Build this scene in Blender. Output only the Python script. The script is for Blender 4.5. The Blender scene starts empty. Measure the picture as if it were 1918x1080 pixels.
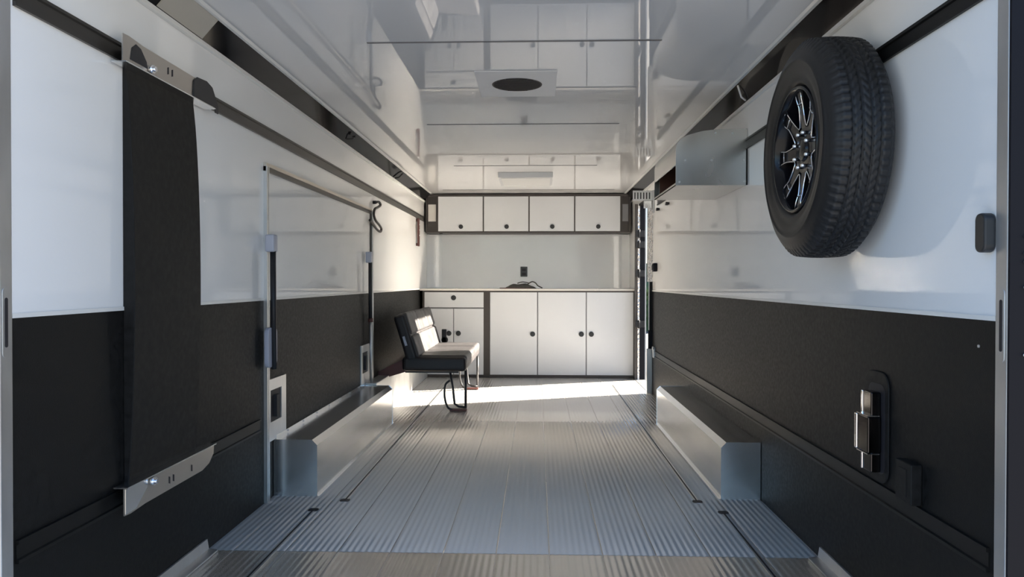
import bpy, bmesh, math, random
from mathutils import Vector, Matrix, Euler, noise
random.seed(4)
SC = bpy.context.scene
COL = SC.collection
PI = math.pi

# ---------------------------------------------------------------- camera
cam = bpy.data.cameras.new('camera')
cam.sensor_width = 36.0
cam.lens = 1400.0 / 1918.0 * 36.0
cam.clip_start = 0.05
camo = bpy.data.objects.new('camera', cam)
COL.objects.link(camo)
_yaw, _pitch, _roll = 0.0335, 0.0096, 0.0012
_f = Vector((-math.sin(_yaw) * math.cos(_pitch), math.cos(_yaw) * math.cos(_pitch), -math.sin(_pitch)))
_r = Vector((math.cos(_yaw), math.sin(_yaw), 0)); _u = _r.cross(_f)
_r2 = _r * math.cos(_roll) + _u * math.sin(_roll); _u2 = _u * math.cos(_roll) - _r * math.sin(_roll)
m = Matrix((( _r2.x, _u2.x, -_f.x), (_r2.y, _u2.y, -_f.y), (_r2.z, _u2.z, -_f.z))).to_4x4()
m.translation = Vector((0.1095, 0.0, 1.0927))
camo.matrix_world = m
SC.camera = camo

# ---------------------------------------------------------------- sky, sun, exposure
SKY_STRENGTH = 0.44
SUN_STRENGTH = 80.0
SUN_EL = math.radians(26)
w = bpy.data.worlds.new('world'); SC.world = w; w.use_nodes = True
wn = w.node_tree.nodes; wl = w.node_tree.links
for n in list(wn): wn.remove(n)
out = wn.new('ShaderNodeOutputWorld'); bg = wn.new('ShaderNodeBackground'); sky = wn.new('ShaderNodeTexSky')
sky.sky_type = 'NISHITA'; sky.sun_disc = False; sky.sun_elevation = math.radians(26); sky.ozone_density = 4.0
sky.sun_rotation = math.atan2(1.0, 0.38)
bg.inputs['Strength'].default_value = SKY_STRENGTH
wl.new(sky.outputs[0], bg.inputs[0]); wl.new(bg.outputs[0], out.inputs[0])
sun = bpy.data.lights.new('sun', 'SUN'); sun.energy = SUN_STRENGTH; sun.angle = math.radians(0.6); sun.color = (1.0, 0.90, 0.76)
suno = bpy.data.objects.new('sun', sun); COL.objects.link(suno)
sd = Vector((-1, -0.38, 0)).normalized() * math.cos(SUN_EL) + Vector((0, 0, -math.sin(SUN_EL)))
suno.rotation_euler = sd.to_track_quat('-Z', 'Y').to_euler(); suno.location = (8, 10, 6)
vs = SC.view_settings
SC.display_settings.display_device = 'sRGB'
vs.view_transform = 'Standard'; vs.look = 'None'; vs.gamma = 1.0; vs.use_curve_mapping = False
vs.exposure = -0.36
SC.cycles.sample_clamp_indirect = 0.0
SC.cycles.blur_glossy = 0.2

# ---------------------------------------------------------------- materials
def mat(name, col, rough=0.5, metal=0.0, bump=None, vary=None, coat=0.0, ior=1.5, spec=.5):
    """bump=(scale, strength, distance, stretch xyz); vary=(scale, amount, stretch)"""
    m = bpy.data.materials.new(name); m.use_nodes = True
    nt = m.node_tree; b = nt.nodes['Principled BSDF']
    b.inputs['Base Color'].default_value = (*col, 1); b.inputs['Roughness'].default_value = rough
    b.inputs['Metallic'].default_value = metal; b.inputs['IOR'].default_value = ior
    b.inputs['Specular IOR Level'].default_value = spec; b.inputs['Coat Weight'].default_value = coat; b.inputs['Coat Roughness'].default_value = 0.03
    if bump or vary:
        tc = nt.nodes.new('ShaderNodeTexCoord')
    if bump:
        mp = nt.nodes.new('ShaderNodeMapping'); mp.inputs['Scale'].default_value = bump[3]
        nz = nt.nodes.new('ShaderNodeTexNoise'); nz.inputs['Scale'].default_value = bump[0]; nz.inputs['Detail'].default_value = 2
        bp = nt.nodes.new('ShaderNodeBump'); bp.inputs['Strength'].default_value = bump[1]; bp.inputs['Distance'].default_value = bump[2]
        nt.links.new(tc.outputs['Object'], mp.inputs[0]); nt.links.new(mp.outputs[0], nz.inputs[0])
        nt.links.new(nz.outputs[0], bp.inputs['Height']); nt.links.new(bp.outputs[0], b.inputs['Normal'])
    if vary:
        mp = nt.nodes.new('ShaderNodeMapping'); mp.inputs['Scale'].default_value = vary[2]
        nz = nt.nodes.new('ShaderNodeTexNoise'); nz.inputs['Scale'].default_value = vary[0]; nz.inputs['Detail'].default_value = 4
        rp = nt.nodes.new('ShaderNodeMapRange'); rp.inputs[1].default_value = .3; rp.inputs[2].default_value = .7
        rp.inputs[3].default_value = 1 - vary[1]; rp.inputs[4].default_value = 1 + vary[1]
        mx = nt.nodes.new('ShaderNodeVectorMath'); mx.operation = 'SCALE'; mx.inputs[0].default_value = col
        nt.links.new(tc.outputs['Object'], mp.inputs[0]); nt.links.new(mp.outputs[0], nz.inputs[0])
        nt.links.new(nz.outputs[0], rp.inputs[0]); nt.links.new(rp.outputs[0], mx.inputs['Scale'])
        nt.links.new(mx.outputs[0], b.inputs['Base Color'])
        r2 = nt.nodes.new('ShaderNodeMapRange'); r2.inputs[1].default_value = .3; r2.inputs[2].default_value = .7
        r2.inputs[3].default_value = rough * .85; r2.inputs[4].default_value = rough * 1.15
        nt.links.new(nz.outputs[0], r2.inputs[0]); nt.links.new(r2.outputs[0], b.inputs['Roughness'])
    return m
M = {
 'white': mat('white_gloss_panel', (.83, .835, .835), .04, bump=(1.1, .2, .0008, (1, 1, 1))),
 'ceil': mat('white_gloss_ceiling', (.70, .705, .71), .012, bump=(.9, .05, .0005, (1, 1, 1)), ior=1.7),
 'black': mat('black_pebbled_panel', (.0095, .0095, .0095), .5, bump=(260, .35, .001, (1, 1, 1)), vary=(60, .35, (1, 1, 1)), spec=.14),
 'blackpanel': mat('dark_felt_panel', (.012, .0115, .011), .6, bump=(300, .3, .001, (1, 1, 1)), vary=(40, .3, (1, 1, 1)), spec=.2),
 'floor': mat('ribbed_aluminium', (.79, .76, .72), .26, .66),
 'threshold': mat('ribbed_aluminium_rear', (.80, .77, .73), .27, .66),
 'alu': mat('brushed_aluminium', (.82, .83, .84), .22, 1.0, bump=(6, .05, .001, (1, .3, 1)), vary=(4, .05, (1, .4, 1))),
 'alum': mat('matt_aluminium', (.60, .61, .62), .38, .9, vary=(12, .08, (1, 1, .3))),
 'steel': mat('stainless_sheet', (.50, .49, .47), .24, 1.0, bump=(5, .15, .003, (1, 1, 1)), vary=(8, .06, (1, 1, .4))),
 'chrome': mat('chrome', (.85, .85, .87), .06, 1.0),
 'track': mat('dark_anodised_track', (.06, .055, .05), .35, .6),
 'trackb': mat('black_track', (.008, .008, .008), .4, 0, spec=.2),
 'cove': mat('gloss_black_cove', (.008, .008, .009), .06, bump=(3, .2, .0006, (1, 1, 1)), spec=.06),
 'whitetrim': mat('white_trim', (.72, .72, .70), .3),
 'seam': mat('seam_grey', (.13, .13, .14), .5),
 'cab': mat('white_laminate', (.58, .59, .605), .28),
 'cabframe': mat('dark_brown_edge', (.045, .037, .033), .45),
 'gapgrey': mat('door_gap_grey', (.20, .20, .21), .5),
 'counter': mat('counter_laminate', (.62, .59, .55), .25),
 'knob': mat('black_knob', (.02, .021, .023), .4),
 'rubber': mat('tyre_rubber', (.009, .009, .010), .5, bump=(220, .2, .001, (1, 1, 1))),
 'rimblack': mat('gloss_black_rim', (.006, .006, .008), .16, spec=.3),
 'vinyl': mat('grey_vinyl', (.028, .026, .0275), .5, bump=(90, .25, .002, (1, 1, 1)), vary=(9, .08, (1, 1, 1))),
 'vinyld': mat('dark_vinyl_side', (.014, .011, .012), .5),
 'blacksteel': mat('black_steel_tube', (.020, .020, .023), .4, 0, spec=.3),
 'redbrown': mat('red_brown_rubber', (.10, .035, .03), .5),
 'brownrefl': mat('brown_reflection', (.10, .045, .03), .35, vary=(6, .2, (1, 4, 1))),  # brown reflection inside the metal shelf, put into the colour
 'plasticw': mat('grey_plastic', (.42, .44, .52), .4),
 'lens': mat('beige_reflection', (.40, .38, .33), .45, bump=(60, .2, .002, (1, 1, 1))),  # beige of a bright reflection, painted onto the cove
 'ventwhite': mat('vent_plastic', (.60, .61, .63), .35),
 'dark': mat('dark_hole', (.012, .011, .015), .6),
 'rusty': mat('aged_zinc_plate', (.56, .52, .47), .34, .9),
 'ground': mat('concrete_ground', (.13, .13, .13), .9, bump=(8, .3, .01, (1, 1, 1)), vary=(1.2, .12, (1, 1, 1))),
 'ext': mat('trailer_skin', (.5, .5, .5), .3),
 'leaf': mat('leaf_green', (.05, .09, .03), .6, vary=(6, .4, (1, 1, 1))),
 'darkchrome': mat('dark_chrome', (.05, .048, .05), .08, 1.0),
 'wavy': mat('crinkled_bright_metal', (.75, .70, .66), .15, 1.0, bump=(55, 1.0, .02, (1, 1, .6))),
 'rag': mat('dark_rag', (.07, .065, .055), .7, vary=(20, .3, (1, 1, 1))),
 'violet': mat('dark_violet_gasket', (.008, .008, .012), .5, spec=.15),
 'socket': mat('dark_socket', (.05, .055, .055), .4),
}

# ---------------------------------------------------------------- mesh helpers
class MB:
    def __init__(s): s.bm = bmesh.new()
    def box(s, x0, x1, y0, y1, z0, z1, mi=0, rot=None, piv=None):
        if x0 > x1: x0, x1 = x1, x0
        if y0 > y1: y0, y1 = y1, y0
        if z0 > z1: z0, z1 = z1, z0
        v = [s.bm.verts.new(p) for p in ((x0,y0,z0),(x1,y0,z0),(x1,y1,z0),(x0,y1,z0),(x0,y0,z1),(x1,y0,z1),(x1,y1,z1),(x0,y1,z1))]
        for f in ((0,3,2,1),(4,5,6,7),(0,1,5,4),(1,2,6,5),(2,3,7,6),(3,0,4,7)):
            fc = s.bm.faces.new([v[i] for i in f]); fc.material_index = mi
        if rot is not None:
            bmesh.ops.rotate(s.bm, verts=v, cent=piv or ((x0+x1)/2,(y0+y1)/2,(z0+z1)/2), matrix=rot)
        return s
    def prism(s, pts, a0, a1, axis='Y', mi=0):
        """pts: 2D polygon. axis Y: (x,z); axis X: (y,z); axis Z: (x,y)"""
        def P(p, a):
            return {'Y': (p[0], a, p[1]), 'X': (a, p[0], p[1]), 'Z': (p[0], p[1], a)}[axis]
        A = [s.bm.verts.new(P(p, a0)) for p in pts]; B = [s.bm.verts.new(P(p, a1)) for p in pts]
        n = len(pts)
        fs = [s.bm.faces.new(A), s.bm.faces.new(B[::-1])]
        for i in range(n): fs.append(s.bm.faces.new((A[i], B[i], B[(i+1) % n], A[(i+1) % n])))
        for f in fs: f.material_index = mi
        return s
    def cyl(s, c, r, h, axis='Z', n=24, mi=0, r2=None):
        r2 = r if r2 is None else r2
        ax = {'X': Vector((1,0,0)), 'Y': Vector((0,1,0)), 'Z': Vector((0,0,1))}[axis]
        u = {'X': Vector((0,1,0)), 'Y': Vector((0,0,1)), 'Z': Vector((1,0,0))}[axis]; v = ax.cross(u)
        c = Vector(c); A = []; B = []
        for i in range(n):
            d = u*math.cos(2*PI*i/n) + v*math.sin(2*PI*i/n)
            A.append(s.bm.verts.new(c - ax*h/2 + d*r)); B.append(s.bm.verts.new(c + ax*h/2 + d*r2))
        s.bm.faces.new(A[::-1]).material_index = mi; s.bm.faces.new(B).material_index = mi
        for i in range(n):
            f = s.bm.faces.new((A[i], A[(i+1)%n], B[(i+1)%n], B[i])); f.smooth = True; f.material_index = mi
        return s
    def tube(s, pts, r, n=10, closed=False, mi=0):
        pts = [Vector(p) for p in pts]; rings = []; N = len(pts); up = None
        for i, p in enumerate(pts):
            if closed: t = (pts[(i+1) % N] - pts[i-1])
            else: t = pts[min(i+1, N-1)] - pts[max(i-1, 0)]
            t.normalize()
            if up is None:
                up = Vector((0,0,1)) if abs(t.z) < .9 else Vector((1,0,0))
            a = t.cross(up)
            if a.length < 1e-4: a = t.orthogonal()
            a.normalize(); b = a.cross(t); up = b
            rr = r[i] if isinstance(r, (list, tuple)) else r
            rings.append([s.bm.verts.new(p + (a*math.cos(2*PI*k/n) + b*math.sin(2*PI*k/n))*rr) for k in range(n)])
        for i in range(N if closed else N-1):
            A, B = rings[i], rings[(i+1) % N]
            for k in range(n):
                f = s.bm.faces.new((A[k], A[(k+1)%n], B[(k+1)%n], B[k])); f.smooth = True; f.material_index = mi
        if not closed:
            s.bm.faces.new(rings[0][::-1]).material_index = mi; s.bm.faces.new(rings[-1]).material_index = mi
        return s
    def latheX(s, prof, cy, cz, n=96, rad=None, mi=0, closed=False):
        """prof list of (x, r)"""
        rings = []
        for k in range(n):
            a = 2*PI*k/n; ring = []
            for j, (x, r) in enumerate(prof):
                rr = rad(j, k, r) if rad else r
                ring.append(s.bm.verts.new((x, cy + rr*math.cos(a), cz + rr*math.sin(a))))
            rings.append(ring)
        m_ = len(prof)
        for k in range(n):
            A, B = rings[k], rings[(k+1) % n]
            for j in range(m_ if closed else m_-1):
                f = s.bm.faces.new((A[j], A[(j+1)%m_], B[(j+1)%m_], B[j])); f.smooth = True; f.material_index = mi
        return s
    def build(s, name, m, parent=None, bevel=0, seg=2, smooth=False):
        bmesh.ops.recalc_face_normals(s.bm, faces=s.bm.faces)
        me = bpy.data.meshes.new(name); s.bm.to_mesh(me); s.bm.free()
        ms = m if isinstance(m, (list, tuple)) else [m]
        for x in ms: me.materials.append(M[x])
        o = bpy.data.objects.new(name, me); COL.objects.link(o)
        if parent is not None: o.parent = parent; o.matrix_parent_inverse = parent.matrix_basis.inverted()
        if bevel:
            b = o.modifiers.new('bevel', 'BEVEL'); b.width = bevel; b.segments = seg; b.limit_method = 'ANGLE'; b.angle_limit = .6
            b.harden_normals = False
        if smooth:
            for p in me.polygons: p.use_smooth = True
        return o
def tag(o, label, cat, group=None):
    o['label'] = label; o['category'] = cat
    if group: o['group'] = group
    return o
def struct(o): o['kind'] = 'structure'; return o
def thing(name, loc, label, cat, group=None):
    o = bpy.data.objects.new(name, None); COL.objects.link(o); o.location = loc; o.empty_display_size = .05
    return tag(o, label, cat, group)
def rrect(x0, x1, z0, z1, r, n=6):
    p = []
    for cx, cz, a0 in ((x1-r, z1-r, 0), (x0+r, z1-r, 90), (x0+r, z0+r, 180), (x1-r, z0+r, 270)):
        for i in range(n+1):
            a = math.radians(a0 + 90*i/n); p.append((cx + r*math.cos(a), cz + r*math.sin(a)))
    return p

XL, XR, H, YR, YB = -1.23, 1.23, 2.13, 1.86, 9.15
BD = 1.005            # height where the black panel meets the white one
D0, D1, DT = 7.33, 8.34, 1.95   # side doorway

# ---------------------------------------------------------------- setting
# floor: extruded planks with ribs running lengthwise
AMP = .0008
def ribbed(y0, y1, x0=XL, x1=XR):
    pts = []; plank = .2135; pitch = plank / 8
    x = x0; k0 = math.floor((x0 - .16) / plank); k = 0
    xs = .16 + k0 * plank
    top = []
    while xs < x1 + plank:
        top += [(xs - .0022, 0.0), (xs - .0016, -.005), (xs + .0016, -.005), (xs + .0022, 0.0)]
        for i in range(1, 64):
            top.append((xs + plank*i/64, AMP*(1 - math.cos(2*PI*i/8))))
        xs += plank
    top = [p for p in top if x0 < p[0] < x1]
    top = [(x0, 0.0)] + top + [(x1, 0.0)]
    mb = MB()
    A = [mb.bm.verts.new((p[0], y0, p[1])) for p in top]; B = [mb.bm.verts.new((p[0], y1, p[1])) for p in top]
    for i in range(len(top)-1):
        f = mb.bm.faces.new((A[i], A[i+1], B[i+1], B[i])); f.smooth = min(top[i][1], top[i+1][1]) > -.001
    a0 = mb.bm.verts.new((x0, y0, -.08)); a1 = mb.bm.verts.new((x1, y0, -.08)); b0 = mb.bm.verts.new((x0, y1, -.08)); b1 = mb.bm.verts.new((x1, y1, -.08))
    mb.bm.faces.new((a0, a1, b1, b0)); mb.bm.faces.new([a0] + A + [a1]); mb.bm.faces.new([b0] + B + [b1])
    mb.bm.faces.new((a0, b0, B[0], A[0])); mb.bm.faces.new((a1, b1, B[-1], A[-1]))
    return mb
f1 = ribbed(2.985, YB).build('floor', 'floor'); struct(f1)
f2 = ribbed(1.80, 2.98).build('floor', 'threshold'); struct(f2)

# left wall: black below, white above, one continuous body
def wall_part(name, x_in, x_out, y0, y1, z0, z1, m): return (name, x_in, x_out, y0, y1, z0, z1, m)
mb = MB(); mb.box(XL, XL-.07, YR, YB+.07, -.08, BD, 0); mb.box(XL, XL-.07, YR, YB+.07, BD, H+.08, 1)
struct(mb.build('wall_left', ['black', 'white']))
mb = MB()
for (y0, y1) in ((YR, D0), (D1, YB+.07)):
    mb.box(XR, XR+.07, y0, y1, -.08, BD, 0); mb.box(XR, XR+.07, y0, y1, BD, H+.08, 1)
mb.box(XR, XR+.07, D0, D1, DT, H+.08, 1); mb.box(XR, XR+.07, D0, D1, -.08, -.002, 0)
struct(mb.build('wall_right', ['black', 'white']))
mb = MB(); mb.box(XL, XR, YB, YB+.07, -.08, H+.08)
struct(mb.build('wall_front', 'white'))
mb = MB(); mb.box(XL-.07, XR+.07, YR, YB+.07, H, H+.06)
struct(mb.build('ceiling', 'ceil'))
# border trims where black meets white
mb = MB(); mb.box(XL, XL+.004, YR, YB, BD-.008, BD+.004)
struct(mb.build('trim_1', 'whitetrim'))
mb = MB(); mb.box(XR, XR-.004, YR, D0, BD-.008, BD+.004)
struct(mb.build('trim_2', 'whitetrim'))
# angled glossy black coves between wall and ceiling
for i, s in enumerate((-1, 1)):
    mb = MB(); w0 = 1.229
    mb.prism([(s*w0, 2.04), (s*1.149, 2.129), (s*w0, 2.129)], YR, YB, 'Y')
    struct(mb.build('trim_%d' % (3+i), 'cove'))
    mb = MB(); mb.prism([(s*w0, 2.028), (s*1.216, 2.030), (s*1.216, 2.046), (s*w0, 2.040)], YR, YB, 'Y')
    struct(mb.build('trim_%d' % (5+i), 'whitetrim'))
    mb = MB(); mb.prism([(s*1.152, 2.1295), (s*1.152, 2.1225), (s*1.138, 2.1225), (s*1.128, 2.1295)], YR, YB, 'Y')
    struct(mb.build('trim_%d' % (7+i), 'whitetrim'))
# ceiling seams
for i, (y, a, b, wd) in enumerate(((3.24, -.632, .644, .012), (4.94, -.62, .648, .008), (6.71, -.64, .644, .008), (8.47, -.96, .98, .008))):
    mb = MB(); mb.box(a, b, y-wd/2, y+wd/2, H-.003, H-.0002)
    struct(mb.build('trim_%d' % (9+i), 'seam'))
# front wall corner panels (angled)
mb = MB(); mb.prism([(XL+.001, YB-.001), (XL+.001, YB-.10), (-1.06, YB-.001)], 1.012, 1.66, 'Z'); struct(mb.build('trim_13', 'white'))
mb = MB(); mb.prism([(XR-.001, YB-.001), (XR-.001, YB-.06), (1.14, YB-.001)], 1.012, 1.66, 'Z'); struct(mb.build('trim_14', 'white'))
# angle trims where the floor meets the walls near the rear opening
for i, s in enumerate((-1, 1)):
    mb = MB(); mb.prism([(s*1.229, .001), (s*1.178, .001), (s*1.178, .008), (s*1.215, .012), (s*1.221, .05), (s*1.229, .05)], YR+.005, 2.97, 'Y')
    struct(mb.build('trim_%d' % (15+i), 'alum'))
# lower left kick box beyond the wheel box
mb = MB(); mb.box(XL+.001, -1.135, 5.76, 8.46, .003, .30)
struct(mb.build('trim_17', 'alum', bevel=.004))

# rear frame (opening the camera looks through)
fr = MB()
for s in (-1, 1):
    fr.box(s*1.225, s*1.36, 1.813, 1.859, -.08, H+.10)
fr.box(-1.36, 1.36, 1.80, 1.859, H, H+.25); fr.box(-1.36, 1.36, 1.74, 1.799, -.30, -.004)
frame = struct(fr.build('door_1', 'alum', bevel=.003))
for s in (-1, 1):     # latch slots in the jambs
    mb = MB(); mb.prism(rrect(1.822, 1.846, .90, 1.075, .010), s*1.2252, s*1.2235, 'X'); mb.build('slot_plate', 'alum', frame)
    mb = MB(); mb.prism(rrect(1.8285, 1.8395, .925, 1.05, .005), s*1.2235, s*1.2228, 'X'); mb.build('slot', 'dark', frame)
mb = MB(); mb.box(1.2262, 1.37, 1.805, 1.8125, -.08, H+.1)
for z in (1.20, 1.16, 1.14, 1.08, .92): mb.cyl((1.262, 1.803, z), .005, .004, 'Y', 10, 1)
mb.build('outer_seal', ['violet', 'alum'], frame)

# outside ground
mb = MB(); mb.box(-60, 60, -60, 60, -.75, -.60)
struct(mb.build('ground', 'ground'))
# ramp folded down behind the trailer, unseen, added to reflect blue sky inside
mb = MB(); mb.box(-1.20, 1.20, -.45, 1.735, -.05, -.01, rot=Matrix.Rotation(math.radians(14), 3, 'X'), piv=(0, 1.735, -.01))
struct(mb.build('trim_19', 'alum'))
# roof/underside skin so that no light leaks
mb = MB(); mb.box(XL-.09, XL-.072, YR, YB+.09, -.3, H+.09); mb.box(XR+.072, XR+.09, YR, D0, -.3, H+.09); mb.box(XR+.072, XR+.09, D1, YB+.09, -.3, H+.09); mb.box(XR+.072, XR+.09, D0, D1, DT, H+.09)
mb.box(XL-.09, XR+.09, YR, YB+.09, H+.082, H+.1); mb.box(XL-.09, XR+.09, YB+.072, YB+.09, -.3, H+.08); mb.box(XL-.09, XR+.09, 1.80, YB+.09, -.32, -.30)
struct(mb.build('trim_18', 'ext'))

# ---------------------------------------------------------------- wheel boxes
def wheel_box(xi, xw, y0, y1, zt, label, side):
    s = 1 if xi > 0 else -1
    t = thing('wheel_box', ((xi+xw)/2, (y0+y1)/2, 0), label, 'wheel box')
    c = .026
    mb = MB(); mb.prism([(xi, .0035), (xi, zt-c), (xi+s*c, zt), (xw-s*.002, zt), (xw-s*.002, .0035)], y0+.004, y1-.004, 'Y')
    mb.build('shell', 'alu', t)
    for yy in (y0, y1-.004):
        mb = MB(); mb.prism([(xi-s*.002, .0035), (xi-s*.002, zt-c), (xi+s*(c-.001), zt+.002), (xw-s*.004, zt+.002), (xw-s*.004, .0035)], yy, yy+.0038, 'Y')
        mb.build('end_plate', 'alu', t)
    mb = MB(); mb.box(xi-s*.014, xi-s*.0005, y0, y1, .003, .0045); mb.build('base_flange', 'alu', t)
    if side == 'r': return t
    mb = MB(); mb.box(xw-s*.003, xw-s*.012, y0+.02, y1-.02, zt, zt+.020); mb.build('wall_flange', 'alu', t)
    k = 0
    for i in range(7):
        mb = MB(); mb.cyl((xw-s*.0155, y0+.2+i*(y1-y0-.4)/6, zt+.011), .006, .004, 'X', 10); mb.build('rivet', 'chrome', t)
    return t
wheel_box(-1.005, XL, 3.745, 5.73, .287, 'polished aluminium wheel box with rivets along the left wall below the black panel door', 'l')
wheel_box(1.033, XR, 3.765, 5.79, .287, 'polished aluminium wheel box on the floor along the right wall', 'r')

# ---------------------------------------------------------------- escape door in the left wall
ED = bpy.data.objects.new('door_2', None); COL.objects.link(ED); ED.location = (XL, 4.8, 0); struct(ED)
Y0, Y1 = 3.62, 5.97
mb = MB()
mb.box(XL, XL+.018, Y0, Y0+.016, .003, 1.655); mb.box(XL, XL+.018, Y0+.022, Y0+.034, .003, 1.655); mb.build('near_jamb', 'alum', ED)
mb = MB(); mb.box(XL, XL+.014, Y0+.012, Y0+.026, .003, 1.655); mb.build('gasket', 'track', ED)
mb = MB(); mb.box(XL, XL+.016, Y0, Y1, 1.655, 1.672); mb.build('head_trim', 'rusty', ED)
mb = MB(); mb.box(XL, XL+.013, Y0, Y1, 1.632, 1.655); mb.build('gasket', 'track', ED)
mb = MB(); mb.box(XL, XL+.018, Y1, Y1+.035, .27, 1.65); mb.build('far_jamb', 'alum', ED)
mb = MB(); mb.box(XL, XL+.014, Y1-.02, Y1, .27, 1.65); mb.build('gasket', 'track', ED)
def strut(y, ztop, zmid, zbot, far):
    x = XL+.045
    mb = MB(); mb.box(XL+.014, XL+.06, y-.03, y+.03, ztop, ztop+.085); b = mb.build('strut_bracket', 'plasticw', ED, bevel=.008)
    mb = MB(); mb.tube([(x, y, ztop+.02), (x, y+.01, zmid)], .014, 14); mb.build('gas_strut', 'blacksteel', ED)
    if far:
        mb = MB(); mb.tube([(x, y+.01, zmid), (x+.002, y+.03, zbot)], .010, 12); mb.build('strut_rod', 'alum', ED)
        mb = MB(); mb.cyl((x, y+.012, zmid), .02, .03, 'Z', 14); mb.build('strut_collar', 'redbrown', ED)
strut(3.625, 1.235, .66, .3, False); strut(5.76, 1.235, .79, .30, True)
mb = MB(); mb.prism(rrect(3.575, 3.70, .67, .865, .03), XL+.018, XL+.040, 'X'); lp = mb.build('latch_cover', 'plasticw', ED, bevel=.004)
for (a, b, c, d) in ((3.655, 3.92, 3.69, 3.85), (5.62, 5.90, 5.66, 5.84)):
    mb = MB()
    z0, z1, h0, h1 = .29, .60, .385, .545
    mb.box(XL+.001, XL+.009, a, b, z0, h0); mb.box(XL+.001, XL+.009, a, b, h1, z1); mb.box(XL+.001, XL+.009, a, c, h0, h1); mb.box(XL+.001, XL+.009, d, b, h0, h1)
    pl = mb.build('latch_pocket_plate', 'alum', ED)
    mb = MB(); mb.box(XL+.001, XL+.003, c, d, h0, h1); mb.box(XL+.003, XL+.02, (c+d)/2-.02, (c+d)/2+.02, h0+.02, h1-.03); mb.build('latch', 'dark', pl)

# ---------------------------------------------------------------- side doorway in the right wall
SD = bpy.data.objects.new('door_3', None); COL.objects.link(SD); SD.location = (XR, 7.8, 0); struct(SD)
mb = MB(); mb.box(1.175, 1.229, D0-.045, D0-.003, .003, .44); mb.build('near_jamb_foot', 'alum', SD, bevel=.004)
mb = MB(); mb.box(1.200, 1.229, D0-.035, D0-.003, .44, 1.09); mb.build('near_jamb_seal', 'trackb', SD)
mb = MB(); mb.box(1.196, 1.205, D0-.03, D0-.003, .44, 1.09); mb.build('near_jamb_edge', 'alum', SD)
mb = MB(); mb.box(1.180, 1.229, D0-.04, D0-.003, 1.09, 1.90); mb.build('near_jamb_cover', 'wavy', SD)
mb = MB(); mb.box(1.19, 1.235, D0-.04, D0-.01, .42, .62); mb.build('catch', 'violet', SD, bevel=.004)
mb = MB(); mb.box(1.195, 1.31, D1+.002, D1+.03, .003, DT); mb.build('far_jamb', 'cabframe', SD)
mb = MB(); mb.box(1.225, 1.245, D1-.012, D1+.001, .003, DT-.05); mb.build('hinge_rod', 'wavy', SD)
mb = MB(); mb.box(1.25, 1.305, D1-.010, D1+.001, .003, DT-.02); mb.build('gasket', 'violet', SD)
for z in (1.62, 1.50, 1.18, .62):
    mb = MB(); mb.box(1.20, 1.30, D1-.035, D1-.012, z-.035, z+.035); mb.cyl((1.235, D1-.04, z), .012, .09, 'Z', 12); mb.build('hinge', 'blacksteel', SD, bevel=.003)
mb = MB(); mb.box(1.20, 1.305, D0, D1, -.001, .004); mb.build('threshold_plate', 'alum', SD)
mb = MB(); mb.box(1.235, 1.305, D0, D1, DT-.02, DT); mb.build('head_seal', 'trackb', SD)
# shrub outside seen past the hinge side
mb = MB()
bmesh.ops.create_icosphere(mb.bm, subdivisions=5, radius=1.0)
for v in mb.bm.verts:
    n = noise.fractal(v.co*2.2, 1.0, 2.0, 4); v.co *= 1 + .45*n; v.co.x *= 1.6; v.co.z *= 1.3
    v.co += Vector((4.6, 26, .6))
sh = mb.build('shrub', 'leaf'); tag(sh, 'dark green shrub outside seen through the side doorway', 'shrub')

# ---------------------------------------------------------------- wall tracks
def track(x, y0, y1, z0, z1, m, label):
    s = -1 if x > 0 else 1
    mb = MB(); d = .010; lip = .009
    mb.prism([(x+s*.0005, z0), (x+s*d, z0), (x+s*d, z0+lip), (x+s*.004, z0+lip+.003), (x+s*.004, z1-lip-.003), (x+s*d, z1-lip), (x+s*d, z1), (x+s*.0005, z1)], y0, y1, 'Y')
    o = mb.build('wall_track', m)
    return tag(o, label, 'wall track')
track(XL, YR+.01, 8.84, 1.795, 1.853, 'track', 'long dark metal tie-down track high on the white left wall')
track(XR, YR+.01, 7.0, 1.800, 1.855, 'trackb', 'long black tie-down track high on the right wall behind the spare wheel')
track(XR, YR+.02, 7.15, .375, .435, 'trackb', 'long black tie-down track low on the black right wall above the wheel box')
track(XL, YR+.01, 3.56, .365, .425, 'trackb', 'short black tie-down track low on the black left wall behind the lower bracket')
mb = MB(); mb.box(XR-.02, XR-.001, 7.10, 7.17, .37, .47); mb.cyl((XR-.03, 7.05, .47), .014, .02, 'X', 12)
tag(mb.build('track_end_bracket', 'alum', bevel=.003), 'small silver bracket where the low right track ends by the doorway', 'bracket')

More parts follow.
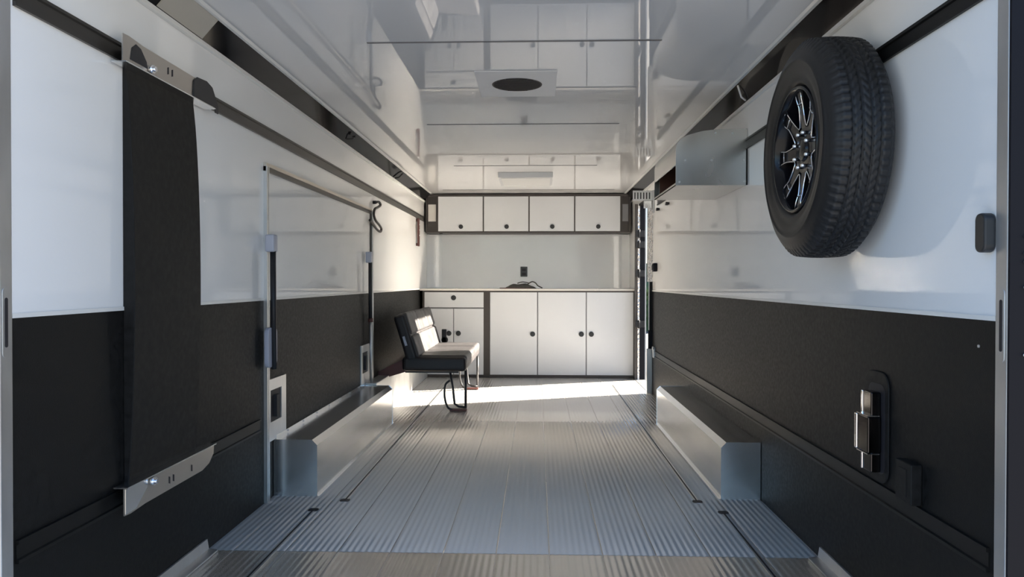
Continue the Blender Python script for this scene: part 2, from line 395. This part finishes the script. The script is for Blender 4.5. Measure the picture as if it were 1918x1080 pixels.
# ---------------------------------------------------------------- dark panel with brackets, left wall
def lerp(a, b, t): return a + (b-a)*t
mb = MB(); N = 24
prof = []
for i in range(N+1):
    t = i/N; z = lerp(.40, 1.80, t)
    off = .010 + .030*math.sin(PI*min(1, t*1.02))**.6 if 0 < t < 1 else .010
    prof.append((XL+off, z))
poly = prof + [(XL+.001, 1.80), (XL+.001, .40)]
mb.prism(poly, 2.375, 2.850, 'Y')
tag(mb.build('wall_panel', 'blackpanel', bevel=.002), 'tall dark bowed panel standing against the left wall between two metal brackets', 'panel')
def bracket(z, up, label):
    """up=+1 upper bracket (lip at bottom), -1 lower (lip at top)"""
    t = thing('panel_bracket', (XL+.03, 2.64, z), label, 'bracket')
    x0 = XL+.044
    def Z(h): return z + up*h
    # plate outline in y-z: tall near end, chamfered far end
    o = [(2.295, -.045), (2.295, .040), (2.33, .042), (2.42, .036), (2.84, .034), (2.90, .020), (2.94, -.010), (2.945, -.045)]
    mb = MB(); mb.prism([(a, Z(b)) for a, b in o], x0, x0+.004, 'X'); mb.build('plate', 'rusty', t)
    mb = MB(); mb.box(XL+.012, x0+.014, 2.295, 2.945, Z(-.045), Z(-.049)); mb.build('lip', 'alu', t)
    if up > 0:
        mb = MB(); mb.prism([(2.765, Z(-.040)), (2.770, Z(.020)), (2.80, Z(.040)), (2.88, Z(.046)), (2.93, Z(.034)), (2.985, Z(-.030)), (2.985, Z(-.060)), (2.955, Z(-.060)), (2.955, Z(-.040))], x0+.004, x0+.009, 'X')
        mb.build('pad_or_reflection', 'blacksteel', t, bevel=.002)
        mb = MB(); mb.prism([(2.335, Z(-.030)), (2.345, Z(.010)), (2.37, Z(.028)), (2.40, Z(.022)), (2.435, Z(-.01)), (2.44, Z(-.030))], x0+.004, x0+.0055, 'X')
        mb.build('pad_or_reflection', 'blacksteel', t)  # near dark patch is a reflection on the plate, drawn as a flat shape
    else:
        mb = MB(); mb.prism([(2.300, Z(-.042)), (2.300, Z(.036)), (2.36, Z(.034)), (2.43, Z(-.015)), (2.43, Z(-.042))], x0+.004, x0+.0055, 'X')
        mb.build('pad_or_reflection', 'alu', t)
    mb = MB(); mb.cyl((x0+.012, 2.455, Z(-.028)), .014, .014, 'X', 18); mb.cyl((x0+.022, 2.455, Z(-.028)), .009, .010, 'X', 6); mb.build('bolt', 'chrome', t)
    for y in (2.575, 2.605) + ((2.745,) if up < 0 else ()):
        mb = MB(); mb.prism([(y, Z(-.012)), (y, Z(.012)), (y+.011, Z(.016)), (y+.011, Z(-.008))], x0+.004, x0+.0046, 'X'); mb.build('slot', 'dark', t)
    for ya, yb in ((2.40, 2.44), (2.90, 2.93)):
        mb = MB(); mb.box(XL+.004, x0, ya, yb, Z(-.02), Z(.02)); mb.build('stud', 'trackb', t)
bracket(1.825, 1, 'slotted metal bracket holding the top of the dark panel on the left wall')
bracket(.395, -1, 'slotted metal bracket holding the foot of the dark panel on the left wall')

# beige strip painted as a bright reflection, and bits in the left cove
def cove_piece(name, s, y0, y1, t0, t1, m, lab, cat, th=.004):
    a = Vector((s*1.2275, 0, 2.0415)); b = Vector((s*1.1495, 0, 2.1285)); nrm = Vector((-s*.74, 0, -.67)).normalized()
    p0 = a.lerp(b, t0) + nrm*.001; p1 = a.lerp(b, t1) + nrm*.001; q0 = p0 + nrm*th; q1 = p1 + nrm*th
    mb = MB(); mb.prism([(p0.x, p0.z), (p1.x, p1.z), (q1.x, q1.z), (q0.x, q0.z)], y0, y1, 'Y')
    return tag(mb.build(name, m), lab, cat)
cove_piece('cove_reflection', -1, 2.57, 2.92, .12, .95, 'lens', 'beige painted reflection on the black cove above the left bracket', 'light')
mb = MB(); mb.tube([(-1.20, 5.1, 2.068), (-1.165, 5.13, 2.075), (-1.15, 5.14, 2.10)], .004, 8); mb.cyl((-1.158, 5.135, 2.088), .011, .012, 'Z', 10)
tag(mb.build('wire_clip', 'trackb'), 'small black wire clip in the left cove above the escape door', 'clip')
mb = MB(); mb.tube([(-1.205, 6.9, 2.05), (-1.185, 6.95, 2.06), (-1.160, 6.97, 2.09), (-1.15, 7.0, 2.11)], .007, 8)
tag(mb.build('wire_clip', 'trackb'), 'curved black wire end in the left cove near the cabinets', 'clip')
mb = MB(); mb.tube([(1.155, 3.95, 2.115), (1.17, 3.97, 2.09), (1.185, 3.99, 2.065), (1.21, 4.0, 2.05)], .005, 8)
tag(mb.build('cable_tie', 'whitetrim'), 'pale strap end in the right cove above the metal shelf', 'strap')

# ---------------------------------------------------------------- coiled cord, strip on left wall
pts = [(-1.205, 6.06, 1.735), (-1.195, 6.13, 1.745), (-1.19, 6.17, 1.725), (-1.195, 6.10, 1.70), (-1.20, 6.00, 1.675), (-1.20, 5.96, 1.63), (-1.195, 6.00, 1.585), (-1.19, 6.12, 1.555), (-1.19, 6.20, 1.53), (-1.19, 6.17, 1.505), (-1.195, 6.08, 1.51), (-1.20, 5.96, 1.54), (-1.21, 5.86, 1.575)]
def catmull(P, n=8):
    P = [Vector(p) for p in P]; out = []
    for i in range(len(P)-1):
        p0, p1, p2, p3 = P[max(i-1, 0)], P[i], P[i+1], P[min(i+2, len(P)-1)]
        for k in range(n):
            t = k/n
            out.append(.5*((2*p1) + (p2-p0)*t + (2*p0-5*p1+4*p2-p3)*t*t + (3*p1-p0-3*p2+p3)*t**3))
    return out + [P[-1]]
t = thing('cable', (XL+.03, 6.05, 1.5), 'curled dark cable hanging on the left wall beside the escape door corner', 'cable')
cp = catmull(pts); mb = MB(); mb.tube(cp, [.0095 + .0018*(i % 2) for i in range(len(cp))], 8); mb.build('cord', 'track', t)
mb = MB(); mb.cyl((-1.215, 6.06, 1.735), .014, .028, 'X', 12); mb.build('plug', 'blacksteel', t)
t = thing('grab_handle', (XL, 8.25, 1.5), 'narrow reddish brown upright handle on the left wall near the upper cabinets', 'handle')
mb = MB(); mb.box(XL+.015, XL+.035, 8.22, 8.29, 1.48, 1.79); mb.build('grip', 'redbrown', t, bevel=.006)
for z in (1.50, 1.77):
    mb = MB(); mb.box(XL+.001, XL+.016, 8.235, 8.275, z-.015, z+.015); mb.build('standoff', 'redbrown', t)
for z in (1.72, 1.66, 1.60):
    mb = MB(); mb.cyl((XL+.037, 8.255, z), .008, .006, 'X', 8); mb.build('screw', 'alum', t)

# ---------------------------------------------------------------- cabinets
def knob(x, y, z, parent, big=.029):
    mb = MB(); mb.cyl((x, y-.004, z), big, .008, 'Y', 24); mb.cyl((x, y-.012, z), big*.62, .010, 'Y', 20); mb.cyl((x, y-.018, z), big*.35, .004, 'Y', 12)
    return mb.build('knob', 'knob', parent)
YF = 8.50
def cabinet(name, loc, label): return thing(name, loc, label, 'cabinet')
# lower left
c = cabinet('base_cabinet', (-.81, 8.8, 0), 'low white cabinet with one drawer over two doors behind the bench')
mb = MB(); mb.box(-1.195, -.428, YF+.002, YB-.003, .003, .983)
mb.box(-1.195, -1.176, YF-.018, YF+.002, .003, .983); mb.box(-.496, -.428, YF-.018, YF+.002, .003, .983)
mb.box(-1.176, -.496, YF-.018, YF+.002, .003, .028); mb.box(-1.176, -.496, YF-.018, YF+.002, .970, .983); mb.build('body', 'cabframe', c)
mb = MB(); mb.box(-1.176, -.496, YF-.012, YF+.0015, .782, .794); mb.box(-.845, -.835, YF-.012, YF+.0015, .028, .782); mb.build('divider', 'gapgrey', c)
mb = MB(); mb.box(-1.173, -.499, YF-.020, YF, .796, .968); d = mb.build('drawer', 'cab', c, bevel=.002); knob(-.84, YF-.02, .905, d)
for (a, b, k) in ((-1.173, -.845, -.893), (-.835, -.499, -.785)):
    mb = MB(); mb.box(a, b, YF-.020, YF, .031, .780); d = mb.build('door', 'cab', c, bevel=.002); knob(k, YF-.02, .50, d)
# lower right
c = cabinet('base_cabinet', (.39, 8.8, 0), 'wide low white cabinet with three doors right of the dark post')
mb = MB(); mb.box(-.426, 1.222, YF+.002, YB-.003, .003, .983)
mb.box(1.200, 1.222, YF-.018, YF+.002, .003, .983)
mb.box(-.426, 1.200, YF-.018, YF+.002, .003, .028); mb.box(-.426, 1.200, YF-.018, YF+.002, .970, .983); mb.build('body', 'cabframe', c)
for xa_ in (.109, .660):
    mb = MB(); mb.box(xa_, xa_+.013, YF-.012, YF+.0015, .028, .970); mb.build('divider', 'gapgrey', c)
for (a, b, k) in ((-.424, .109, .060), (.122, .660, .612), (.673, 1.198, .724)):
    mb = MB(); mb.box(a, b, YF-.020, YF, .031, .968); d = mb.build('door', 'cab', c, bevel=.002); knob(k, YF-.02, .495, d)
mb = MB(); mb.box(-1.226, 1.226, YF-.025, YB-.003, .986, 1.008)
tag(mb.build('countertop', 'counter', bevel=.002), 'long pale countertop across the low cabinets', 'countertop')
# upper
YU = 8.80
c = cabinet('wall_cabinet', (0, 9.0, 1.66), 'row of four white wall cabinet doors in a dark frame under the ceiling')
mb = MB(); zt = 2.118
mb.box(-1.205, 1.205, YU+.03, YB-.003, 1.665, zt)
mb.box(-1.205, 1.205, YU, YU+.03, 1.665, 1.680); mb.box(-1.205, 1.205, YU, YU+.03, 2.092, zt)
mb.box(-1.205, -1.190, YU, YU+.03, 1.680, 2.092); mb.box(-1.078, -1.060, YU, YU+.03, 1.680, 2.092)
mb.box(1.083, 1.100, YU, YU+.03, 1.680, 2.092); mb.box(1.188, 1.205, YU, YU+.03, 1.680, 2.092)
for x in (-.5245, .014, .5495): mb.box(x-.006, x+.006, YU-.002, YU+.0295, 1.680, 2.092)
mb.build('body', 'cabframe', c)
for x0, x1 in ((-1.060, -.5305), (-.5185, .008), (.020, .5435), (.5555, 1.083)):
    mb = MB(); mb.box(x0+.002, x1-.002, YU-.006, YU+.0285, 1.682, 2.090); d = mb.build('door', 'cab', c, bevel=.002); knob((x0+x1)/2+.006, YU-.006, 1.735, d, .026)
for x0, x1, mm in ((-1.190, -1.078, 'counter'), (1.100, 1.188, 'gapgrey')):
    mb = MB(); mb.box(x0+.01, x1-.01, YU+.022, YU+.0295, 1.80, 2.0); mb.build('end_panel', mm, c)
mb = MB(); mb.cyl((-1.03, 8.84, 1.657), .02, .012, 'Z', 14)
tag(mb.build('spot_light', 'knob'), 'small dark round light under the left end of the wall cabinets', 'light')
# socket
t = thing('power_socket', (-.045, YB, 1.21), 'dark rectangular power socket on the front wall above the counter', 'socket')
mb = MB(); mb.box(-.093, -.008, YB-.012, YB-.001, 1.150, 1.272); mb.build('cover', 'socket', t, bevel=.004)
mb = MB(); mb.box(-.075, -.026, YB-.015, YB-.012, 1.165, 1.20); mb.box(-.075, -.026, YB-.015, YB-.012, 1.215, 1.25); mb.build('outlets', 'dark', t)
# bundle on the counter
t = thing('strap_bundle', (-.08, 8.78, 1.008), 'crumpled dark bundle with a loose strap lying on the counter', 'bundle')
mb = MB()
G = 18
def hb(u, v):
    e = max(0, min(u, 1-u)*3.2); e = min(1, e); ev = min(1, max(0, min(v, 1-v)*3))
    return .004 + .060*e**.7*ev**.6*(.75 + .35*noise.noise(Vector((u*5, v*4, 1.3))))
gv = [[mb.bm.verts.new((lerp(-.27, .10, i/G), lerp(8.70, 8.86, j/8), 1.010 + hb(i/G, j/8))) for j in range(9)] for i in range(G+1)]
gb = [[mb.bm.verts.new((lerp(-.27, .10, i/G), lerp(8.70, 8.86, j/8), 1.0085)) for j in range(9)] for i in range(G+1)]
for i in range(G):
    for j in range(8):
        mb.bm.faces.new((gv[i][j], gv[i+1][j], gv[i+1][j+1], gv[i][j+1])); mb.bm.faces.new((gb[i][j], gb[i][j+1], gb[i+1][j+1], gb[i+1][j]))
    mb.bm.faces.new((gv[i][0], gb[i][0], gb[i+1][0], gv[i+1][0])); mb.bm.faces.new((gv[i][8], gv[i+1][8], gb[i+1][8], gb[i][8]))
mb.build('cloth', 'rag', t, smooth=True)
mb = MB(); mb.box(-.325, .04, 8.68, 8.72, 1.0085, 1.018); mb.build('flat_strap', 'redbrown', t)
mb = MB(); mb.tube(catmull([(.0, 8.74, 1.06), (.05, 8.72, 1.088), (.09, 8.71, 1.075), (.115, 8.70, 1.045), (.145, 8.70, 1.028), (.17, 8.71, 1.016)]), .007, 8)
mb.tube(catmull([(-.12, 8.74, 1.07), (-.07, 8.73, 1.084), (-.03, 8.73, 1.082), (.02, 8.74, 1.072)]), .006, 8); mb.build('loose_strap', 'rag', t)

# ---------------------------------------------------------------- ceiling fittings
t = thing('ceiling_vent', (0, 3.93, H), 'square ceiling vent frame with a round dark opening', 'vent')
mb = MB()
n = 48; zf = H-.006; R1 = .132; cx, cy = 0.003, 3.935
for i in range(n):
    a0, a1 = 2*PI*i/n, 2*PI*(i+1)/n
    def sq(a):
        c_, s_ = math.cos(a), math.sin(a); k = 1/max(abs(c_), abs(s_)); return (cx + .205*c_*k, cy + .25*s_*k)
    def ci(a, r=R1): return (cx + r*math.cos(a), cy + r*math.sin(a))
    p = [mb.bm.verts.new((*q, z)) for q, z in ((sq(a0), zf), (sq(a1), zf), (ci(a1), zf), (ci(a0), zf))]; mb.bm.faces.new(p)
    q = [mb.bm.verts.new((*q, z)) for q, z in ((sq(a0), H-.001), (sq(a1), H-.001), (sq(a1), zf), (sq(a0), zf))]; mb.bm.faces.new(q)
    q = [mb.bm.verts.new((*q, z)) for q, z in ((ci(a0), zf), (ci(a1), zf), (ci(a1), H-.0015), (ci(a0), H-.0015))]; mb.bm.faces.new(q)
bmesh.ops.remove_doubles(mb.bm, verts=mb.bm.verts, dist=.0003)
mb.build('frame', 'ventwhite', t)
mb = MB(); mb.cyl((cx, cy, H-.004), R1-.001, .005, 'Z', 48)
for k in range(-5, 6):
    hh = math.sqrt(max(0, (R1-.01)**2 - (k*.022)**2)); mb.box(cx-hh, cx+hh, cy+k*.022-.003, cy+k*.022+.003, H-.009, H-.005)
mb.build('grille', 'dark', t)
t = thing('ceiling_unit', (0, 7.43, H), 'shallow white rectangular unit on the ceiling in front of the wall cabinets', 'ceiling unit')
mb = MB(); mb.prism([(7.10, H-.001), (7.12, H-.05), (7.745, H-.05), (7.76, H-.001)], -.262, .258, 'X'); mb.build('housing', 'cab', t, bevel=.004)
mb = MB(); mb.box(-.235, .235, 7.15, 7.72, H-.053, H-.0505); mb.build('cover', 'whitetrim', t)

# ---------------------------------------------------------------- metal shelf on right wall
t = thing('metal_shelf', (1.04, 4.4, 1.61), 'open-fronted stainless wall shelf with rounded ends beyond the spare wheel', 'shelf')
xa, xb, z0 = .850, 1.228, 1.607
endp = [(xb, z0), (xa, z0), (xa, 1.800), (xa+.008, 1.832), (xa+.028, 1.857), (xa+.06, 1.874), (xa+.14, 1.896), (xa+.22, 1.905), (xb, 1.908)]
for y in (4.03, 4.752):
    mb = MB(); mb.prism(endp, y, y+.004, 'Y'); e = mb.build('end_plate', 'steel', t)
    if y < 4.5:
        for x, z in ((.87, 1.625), (1.215, 1.625), (.90, 1.74), (1.04, 1.74), (1.21, 1.74), (1.06, 1.885), (1.15, 1.882)):
            mb = MB(); mb.cyl((x, y-.0015, z), .006, .003, 'Y', 10); mb.build('rivet', 'alum', e)
mb = MB()
top = [(xa, 1.720), (xa, 1.800), (xa+.008, 1.832), (xa+.028, 1.857), (xa+.06, 1.874), (xa+.14, 1.896), (xa+.22, 1.905), (xb, 1.908)]
inner = [(x+.004, z-.004) for x, z in top]
mb.prism(top + inner[::-1], 4.035, 4.751, 'Y'); mb.build('hood', 'steel', t)
mb = MB(); mb.box(xa, xb, 4.035, 4.751, z0, z0+.004); mb.box(xa, xa+.004, 4.035, 4.751, z0, z0+.014); mb.build('tray', 'steel', t)
mb = MB(); mb.box(xa+.03, xb-.004, 4.036, 4.75, z0+.005, z0+.008); mb.box(xb-.008, xb-.002, 4.036, 4.75, z0+.008, 1.90); mb.box(xa+.03, xb-.01, 4.744, 4.75, z0+.008, 1.86); mb.build('inner_reflection', 'brownrefl', t)  # brown sheets stand in for the reflection in the bare metal
mb = MB(); mb.box(1.222, 1.2295, 4.027, 4.0295, 1.608, 1.80); mb.build('corner_strip', 'trackb', t)

# slotted plate and clips by the doorway
t = thing('slotted_bracket', (1.13, 7.25, 1.9), 'silver slotted metal bracket under the ceiling by the side doorway', 'bracket')
mb = MB(); mb.box(1.03, 1.228, 7.245, 7.250, 1.872, 1.968); mb.box(1.22, 1.228, 7.20, 7.245, 1.75, 1.968); mb.build('plate', 'alum', t, bevel=.002)
for i in range(6):
    mb = MB(); mb.prism(rrect(1.045+i*.028, 1.056+i*.028, 1.885, 1.95, .005), 7.2438, 7.2449, 'Y'); mb.build('slot', 'dark', t)
mb = MB(); mb.box(1.14, 1.215, 7.252, 7.29, 1.80, 1.871); mb.cyl((1.16, 7.25, 1.82), .022, .02, 'Y', 16); mb.build('roller', 'alu', t, bevel=.003)
for i, y in enumerate((6.42, 6.92)):
    mb = MB(); mb.box(1.205, 1.229, y-.04, y+.04, 1.745, 1.765); mb.cyl((1.21, y-.02, 1.755), .014, .02, 'X', 12)
    tag(mb.build('wall_clip', 'blacksteel', bevel=.003), ('small dark clip on the right wall just beyond the metal shelf', 'small dark clip on the right wall nearest the slotted bracket')[i], 'clip')
t = thing('door_catch', (1.215, 7.05, 1.19), 'small black catch on the white wall just before the side doorway', 'catch')
mb = MB(); mb.box(1.195, 1.229, 7.0, 7.10, 1.185, 1.265); mb.build('case', 'violet', t, bevel=.008)
mb = MB(); mb.box(1.185, 1.195, 7.03, 7.07, 1.20, 1.25); mb.build('tongue', 'blacksteel', t)
t = thing('door_catch', (1.21, 1.9, 1.17), 'black rounded catch on the right wall right beside the rear frame', 'catch')
mb = MB(); mb.prism(rrect(1.862, 1.905, 1.165, 1.262, .018), 1.20, 1.229, 'X'); mb.build('case', 'knob', t, bevel=.005)

# ---------------------------------------------------------------- spare wheel
WY, WZ = 2.655, 1.553
R = .377
t = thing('spare_wheel', (1.1, WY, WZ), 'black spare wheel with chrome-edged spokes mounted on the right wall', 'wheel')
def tyre():
    x0, x1 = .998, 1.208; xm = (x0+x1)/2; prof = []
    prof += [(x0+.030, .218), (x0+.012, .226), (x0+.004, .238), (x0+.008, .246), (x0+.002, .262), (x0-.002, .285), (x0-.001, .30), (x0-.004, .303), (x0+.001, .308), (x0+.006, .328), (x0+.013, .345), (x0+.022, .358), (x0+.030, .365)]
    a, b = x0+.034, x1-.034; gr = [.035, .070, .105+.0, .142-.035+.035]
    width = b-a; grooves = [width*q for q in (.2, .4, .6, .8)]
    trd = []
    def crown(x): return R - .9*((x-xm)/.105)**2*.010
    cur = a; K = 4
    edges = [0] + grooves + [width]
    for gi in range(5):
        s0 = edges[gi] + (.0045 if gi else 0); s1 = edges[gi+1] - (.0045 if gi < 4 else 0)
        for k in range(K+1):
            x = a + lerp(s0, s1, k/K); trd.append((x, crown(x), gi, k))
        if gi < 4:
            x = a + edges[gi+1]; trd.append((x-.003, crown(x)-.008, -1, 0)); trd.append((x+.003, crown(x)-.008, -1, 0))
    i0 = len(prof)
    info = {}
    for q in trd: info[len(prof)] = (q[2], q[3]); prof.append((q[0], q[1]))
    prof += [(x1-.030, .365), (x1-.022, .358), (x1-.013, .345), (x1-.006, .328), (x1, .300), (x1, .270), (x1-.004, .238), (x1-.012, .226), (x1-.030, .218)]
    NS = 80*5
    def rad(j, k, r):
        if j in info:
            gi, kk = info[j]
            if gi >= 0:
                ph = (k + kk*(1 if gi % 2 else -1) + gi*2) % 5
                if gi in (0, 4): ph = k % 5
                if ph == 0: return r - (.009 if gi in (0, 4) else .0055)
        elif j in (i0-1, i0-2) or j in (max(info)+1, max(info)+2):
            if k % 5 == 0: return r - .005
        return r
    mb = MB(); mb.latheX(prof, WY, WZ, NS, rad); o = mb.build('tyre', 'rubber', t)
tyre()
mb = MB()  # barrel and lip
xf = 1.002
mb.latheX([(xf+.028, .222), (xf+.006, .219), (xf+.002, .214), (xf+.004, .208), (xf+.020, .204), (xf+.05, .196), (xf+.12, .188), (xf+.185, .192), (xf+.19, .215)], WY, WZ, 96)
mb.build('rim_barrel', 'rimblack', t)
mb = MB()
xs0 = xf+.028
mb.latheX([(xs0+.05, .001), (xs0+.05, .085), (xs0+.02, .088), (xs0+.012, .080), (xs0+.014, .040), (xs0+.004, .036), (xs0+.002, .001)], WY, WZ, 64)
def rot(a, r, tng):  # point in y,z from polar with tangential offset
    return (WY + r*math.cos(a) - tng*math.sin(a), WZ + r*math.sin(a) + tng*math.cos(a))
NSP = 8
for k in range(NSP):
    a = 2*PI*k/NSP + PI
    for (r0, w0, r1, w1, xa_, xb_) in ((.075, .020, .150, .019, xs0+.012, xs0+.004), (.150, .019, .203, .026, xs0+.004, xs0-.006)):
        vs_ = []
        for r, wd, xx in ((r0, w0, xa_), (r1, w1, xb_)):
            for sg in (-1, 1):
                y, z = rot(a, r, sg*wd); vs_.append(mb.bm.verts.new((xx, y, z))); vs_.append(mb.bm.verts.new((xx+.035, y, z)))
        A = vs_
        for f in ((0, 2, 6, 4), (1, 5, 7, 3), (0, 4, 5, 1), (2, 3, 7, 6), (0, 1, 3, 2), (4, 6, 7, 5)): mb.bm.faces.new([A[i] for i in f])
mb.build('spokes', 'rimblack', t, bevel=.0015)
mb = MB()
for k in range(NSP):
    a = 2*PI*k/NSP + PI; b = a + 2*PI/NSP; mid = (a+b)/2
    path = [(xs0-.008, *rot(a, .2035, .026)), (xs0-.005, *rot(a, .178, .0235)), (xs0+.002, *rot(a, .152, .019)), (xs0+.006, *rot(a, .118, .022)), (xs0+.010, *rot(mid, .088, -.006)), (xs0+.010, *rot(mid, .088, .006)),
            (xs0+.006, *rot(b, .118, -.022)), (xs0+.002, *rot(b, .152, -.019)), (xs0-.005, *rot(b, .178, -.0235)), (xs0-.008, *rot(b, .2035, -.026))]
    mb.tube(path, .0026, 8)
    y0_, z0_ = rot(a, .204, 0); mb.tube([(xs0-.008, *rot(a, .2045, -.026)), (xs0-.009, *rot(a, .206, 0)), (xs0-.008, *rot(a, .2045, .026))], .0017, 6)
    p = [(xs0-.004, *rot(a, .160, -.019)), (xs0-.004, *rot(a, .160, .019))]; mb.tube(p, .0015, 6)
mb.build('machined_edges', 'chrome', t)
for k in range(8):
    a = 2*PI*k/8 + PI/8; y, z = rot(a, .062, 0)
    mb = MB(); mb.cyl((xs0+.004, y, z), .0065, .016, 'X', 6); mb.cyl((xs0-.004, y, z), .005, .004, 'X', 12); mb.build('lug_nut', 'chrome', t)
mb = MB(); mb.cyl((1.218, WY, WZ), .16, .018, 'X', 40); mb.cyl((1.16, WY, WZ), .05, .10, 'X', 20); mb.build('mount', 'trackb', t)

# ---------------------------------------------------------------- chrome latch and black box low on right wall
t = thing('recessed_latch', (1.22, 2.49, .6), 'chrome upright latch in a black recess low on the right wall', 'latch')
mb = MB()
o1 = rrect(2.405, 2.575, .44, .80, .05, 8)
mb.prism(o1, 1.229, 1.223, 'X'); mb.build('backing_plate', 'blackpanel', t, bevel=.003)
mb = MB(); mb.prism(rrect(2.425, 2.545, .470, .760, .03, 6), 1.2229, 1.2222, 'X'); mb.build('recess', 'dark', t)
mb = MB(); mb.box(1.190, 1.222, 2.452, 2.512, .475, .735); mb.build('pin', 'darkchrome', t, bevel=.004)
mb = MB(); mb.box(1.186, 1.196, 2.510, 2.520, .475, .735); mb.build('pin_highlight', 'chrome', t, bevel=.003)  # bright strip painted in as the pin's highlight
mb = MB(); mb.box(1.178, 1.221, 2.447, 2.528, .538, .656); mb.build('sleeve', 'darkchrome', t, bevel=.004)
mb = MB(); mb.box(1.174, 1.215, 2.527, 2.545, .538, .656); mb.build('sleeve_highlight', 'chrome', t, bevel=.004)  # highlight down the sleeve, drawn as a bright strip
for z in (.534, .657):
    mb = MB(); mb.box(1.177, 1.215, 2.447, 2.53, z, z+.003); mb.build('sleeve_rim', 'chrome', t)
t = thing('switch_box', (1.21, 2.25, .5), 'small black box on the right wall just above the low track', 'box')
mb = MB(); mb.box(1.196, 1.229, 2.205, 2.30, .44, .560); mb.build('case', 'blackpanel', t, bevel=.003)
mb = MB(); mb.box(1.194, 1.196, 2.23, 2.275, .46, .54); mb.build('rocker', 'blackpanel', t)
mb = MB(); mb.cyl((1.2275, 1.93, .93), .004, .003, 'X', 10); tag(mb.build('screw', 'alum'), 'tiny silver screw in the black right wall near the rear frame', 'screw')

# ---------------------------------------------------------------- bench
t = thing('folding_bench', (-.8, 6.93, 0), 'grey padded folding bench with black tube legs along the left wall', 'bench')
Y0b, Y1b = 6.20, 7.62
mb = MB(); mb.box(-1.02, -.478, Y0b, Y1b, .338, .462)
seat = mb.build('seat_cushion', ['vinyld'], t, bevel=.035, seg=4)
# seat top pads
for i in range(3):
    a = lerp(Y0b+.025, Y1b-.02, i/3); b = lerp(Y0b+.025, Y1b-.02, (i+1)/3)
    mb = MB(); mb.box(-.98, -.474, a+.003, b-.003, .385, .474); mb.build('seat_pad', 'vinyl', seat, bevel=.03, seg=4)
mb = MB(); mb.box(-1.0, -.55, Y0b+.06, Y1b-.06, .322, .338); mb.build('seat_frame', 'blacksteel', t)
# backrest
ang = math.radians(-17)
RB = Matrix.Rotation(ang, 3, 'Y'); piv = (-.88, 0, .45)
mb = MB(); mb.box(-.985, -.885, Y0b, Y1b+.02, .44, .845, rot=RB, piv=piv)
bk = mb.build('backrest', 'vinyld', t, bevel=.03, seg=4)
for (za, zb) in ((.452, .650), (.657, .850)):
    for i in range(3):
        a = lerp(Y0b+.012, Y1b+.01, i/3); b = lerp(Y0b+.012, Y1b+.01, (i+1)/3)
        mb = MB(); mb.box(-.955, -.868, a+.003, b-.003, za, zb, rot=RB, piv=piv); mb.build('back_pad', 'vinyl', bk, bevel=.022, seg=4)
mb = MB(); mb.box(-.955, -.935, Y0b-.006, Y0b-.001, .58, .66, rot=RB, piv=piv); mb.build('side_tag', 'plasticw', bk)
# legs
def leg(y):
    mb = MB()
    mb.tube([(-.492, y+.02, .34), (-.492, y+.02, .022)], .011, 12)
    mb.build('leg', 'blacksteel', t)
    mb = MB(); mb.tube([(-.625, y+.01, .34), (-.60, y+.01, .20), (-.585, y+.01, .06), (-.55, y+.01, .035), (-.492, y+.01, .03)], .010, 12); mb.build('brace', 'blacksteel', t)
    mb = MB(); mb.tube(catmull([(-.62, y-.02, .26), (-.66, y-.02, .22), (-.665, y-.02, .12), (-.64, y-.02, .035), (-.60, y-.02, .014)]), .009, 12); mb.build('foot_loop', 'blacksteel', t)
    mb = MB(); mb.box(-.625, -.478, y-.03, y+.03, .003, .018); mb.build('foot_pad', 'redbrown', t, bevel=.005)
leg(6.27); leg(7.52)
mb = MB(); mb.box(-.87, -.82, Y1b+.03, Y1b+.05, .44, .60); mb.cyl((-.84, Y1b+.045, .49), .035, .03, 'Y', 16); mb.build('hinge', 'blacksteel', t, bevel=.006)
# wall mount arms
for y in (Y0b+.05, Y1b-.1):
    mb = MB(); mb.prism([(-1.228, .26), (-1.228, .33), (-1.03, .43), (-.98, .43), (-.98, .335)], y, y+.05, 'Y'); mb.build('mount_arm', 'redbrown', t)

# ---------------------------------------------------------------- recessed floor tracks
def ftrack(x, y0, y1, label, endy):
    t = thing('floor_track', (x, (y0+y1)/2, 0), label, 'floor track')
    mb = MB(); mb.box(x-.011, x+.011, y0, y1, .0005, .0030); mb.build('rail', 'alum', t)
    mb = MB(); mb.box(x-.004, x+.004, y0, y1, .0030, .0034); mb.build('groove', 'dark', t)
    mb = MB(); mb.prism(rrect(x-.024, x+.024, endy-.022, endy+.022, .015), .003, .0046, 'Z'); mb.build('end_cap', 'dark', t)
ftrack(-.845, 3.66, 7.9, 'thin dark floor track beside the left wheel box', 3.68)
ftrack(.905, 3.70, 7.9, 'thin dark floor track beside the right wheel box', 3.72)
ftrack(-.955, 2.0, 3.53, 'thin dark floor track from the left wheel box to the rear opening', 3.52)
ftrack(.99, 2.0, 3.56, 'thin dark floor track from the right wheel box to the rear opening', 3.55)

# repeats of one kind share a group
GROUPS = {'wall_track': 'tie-down tracks along the walls', 'floor_track': 'thin tracks in the floor', 'wheel_box': 'wheel boxes along the walls',
          'panel_bracket': 'brackets of the dark wall panel', 'base_cabinet': 'low cabinets at the front wall', 'door_catch': 'black catches on the right wall',
          'wall_clip': 'small clips on the right wall', 'wire_clip': 'wire clips in the left cove'}
for o in list(SC.objects):
    g = GROUPS.get(o.name.split('.')[0])
    if g and o.parent is None: o['group'] = g
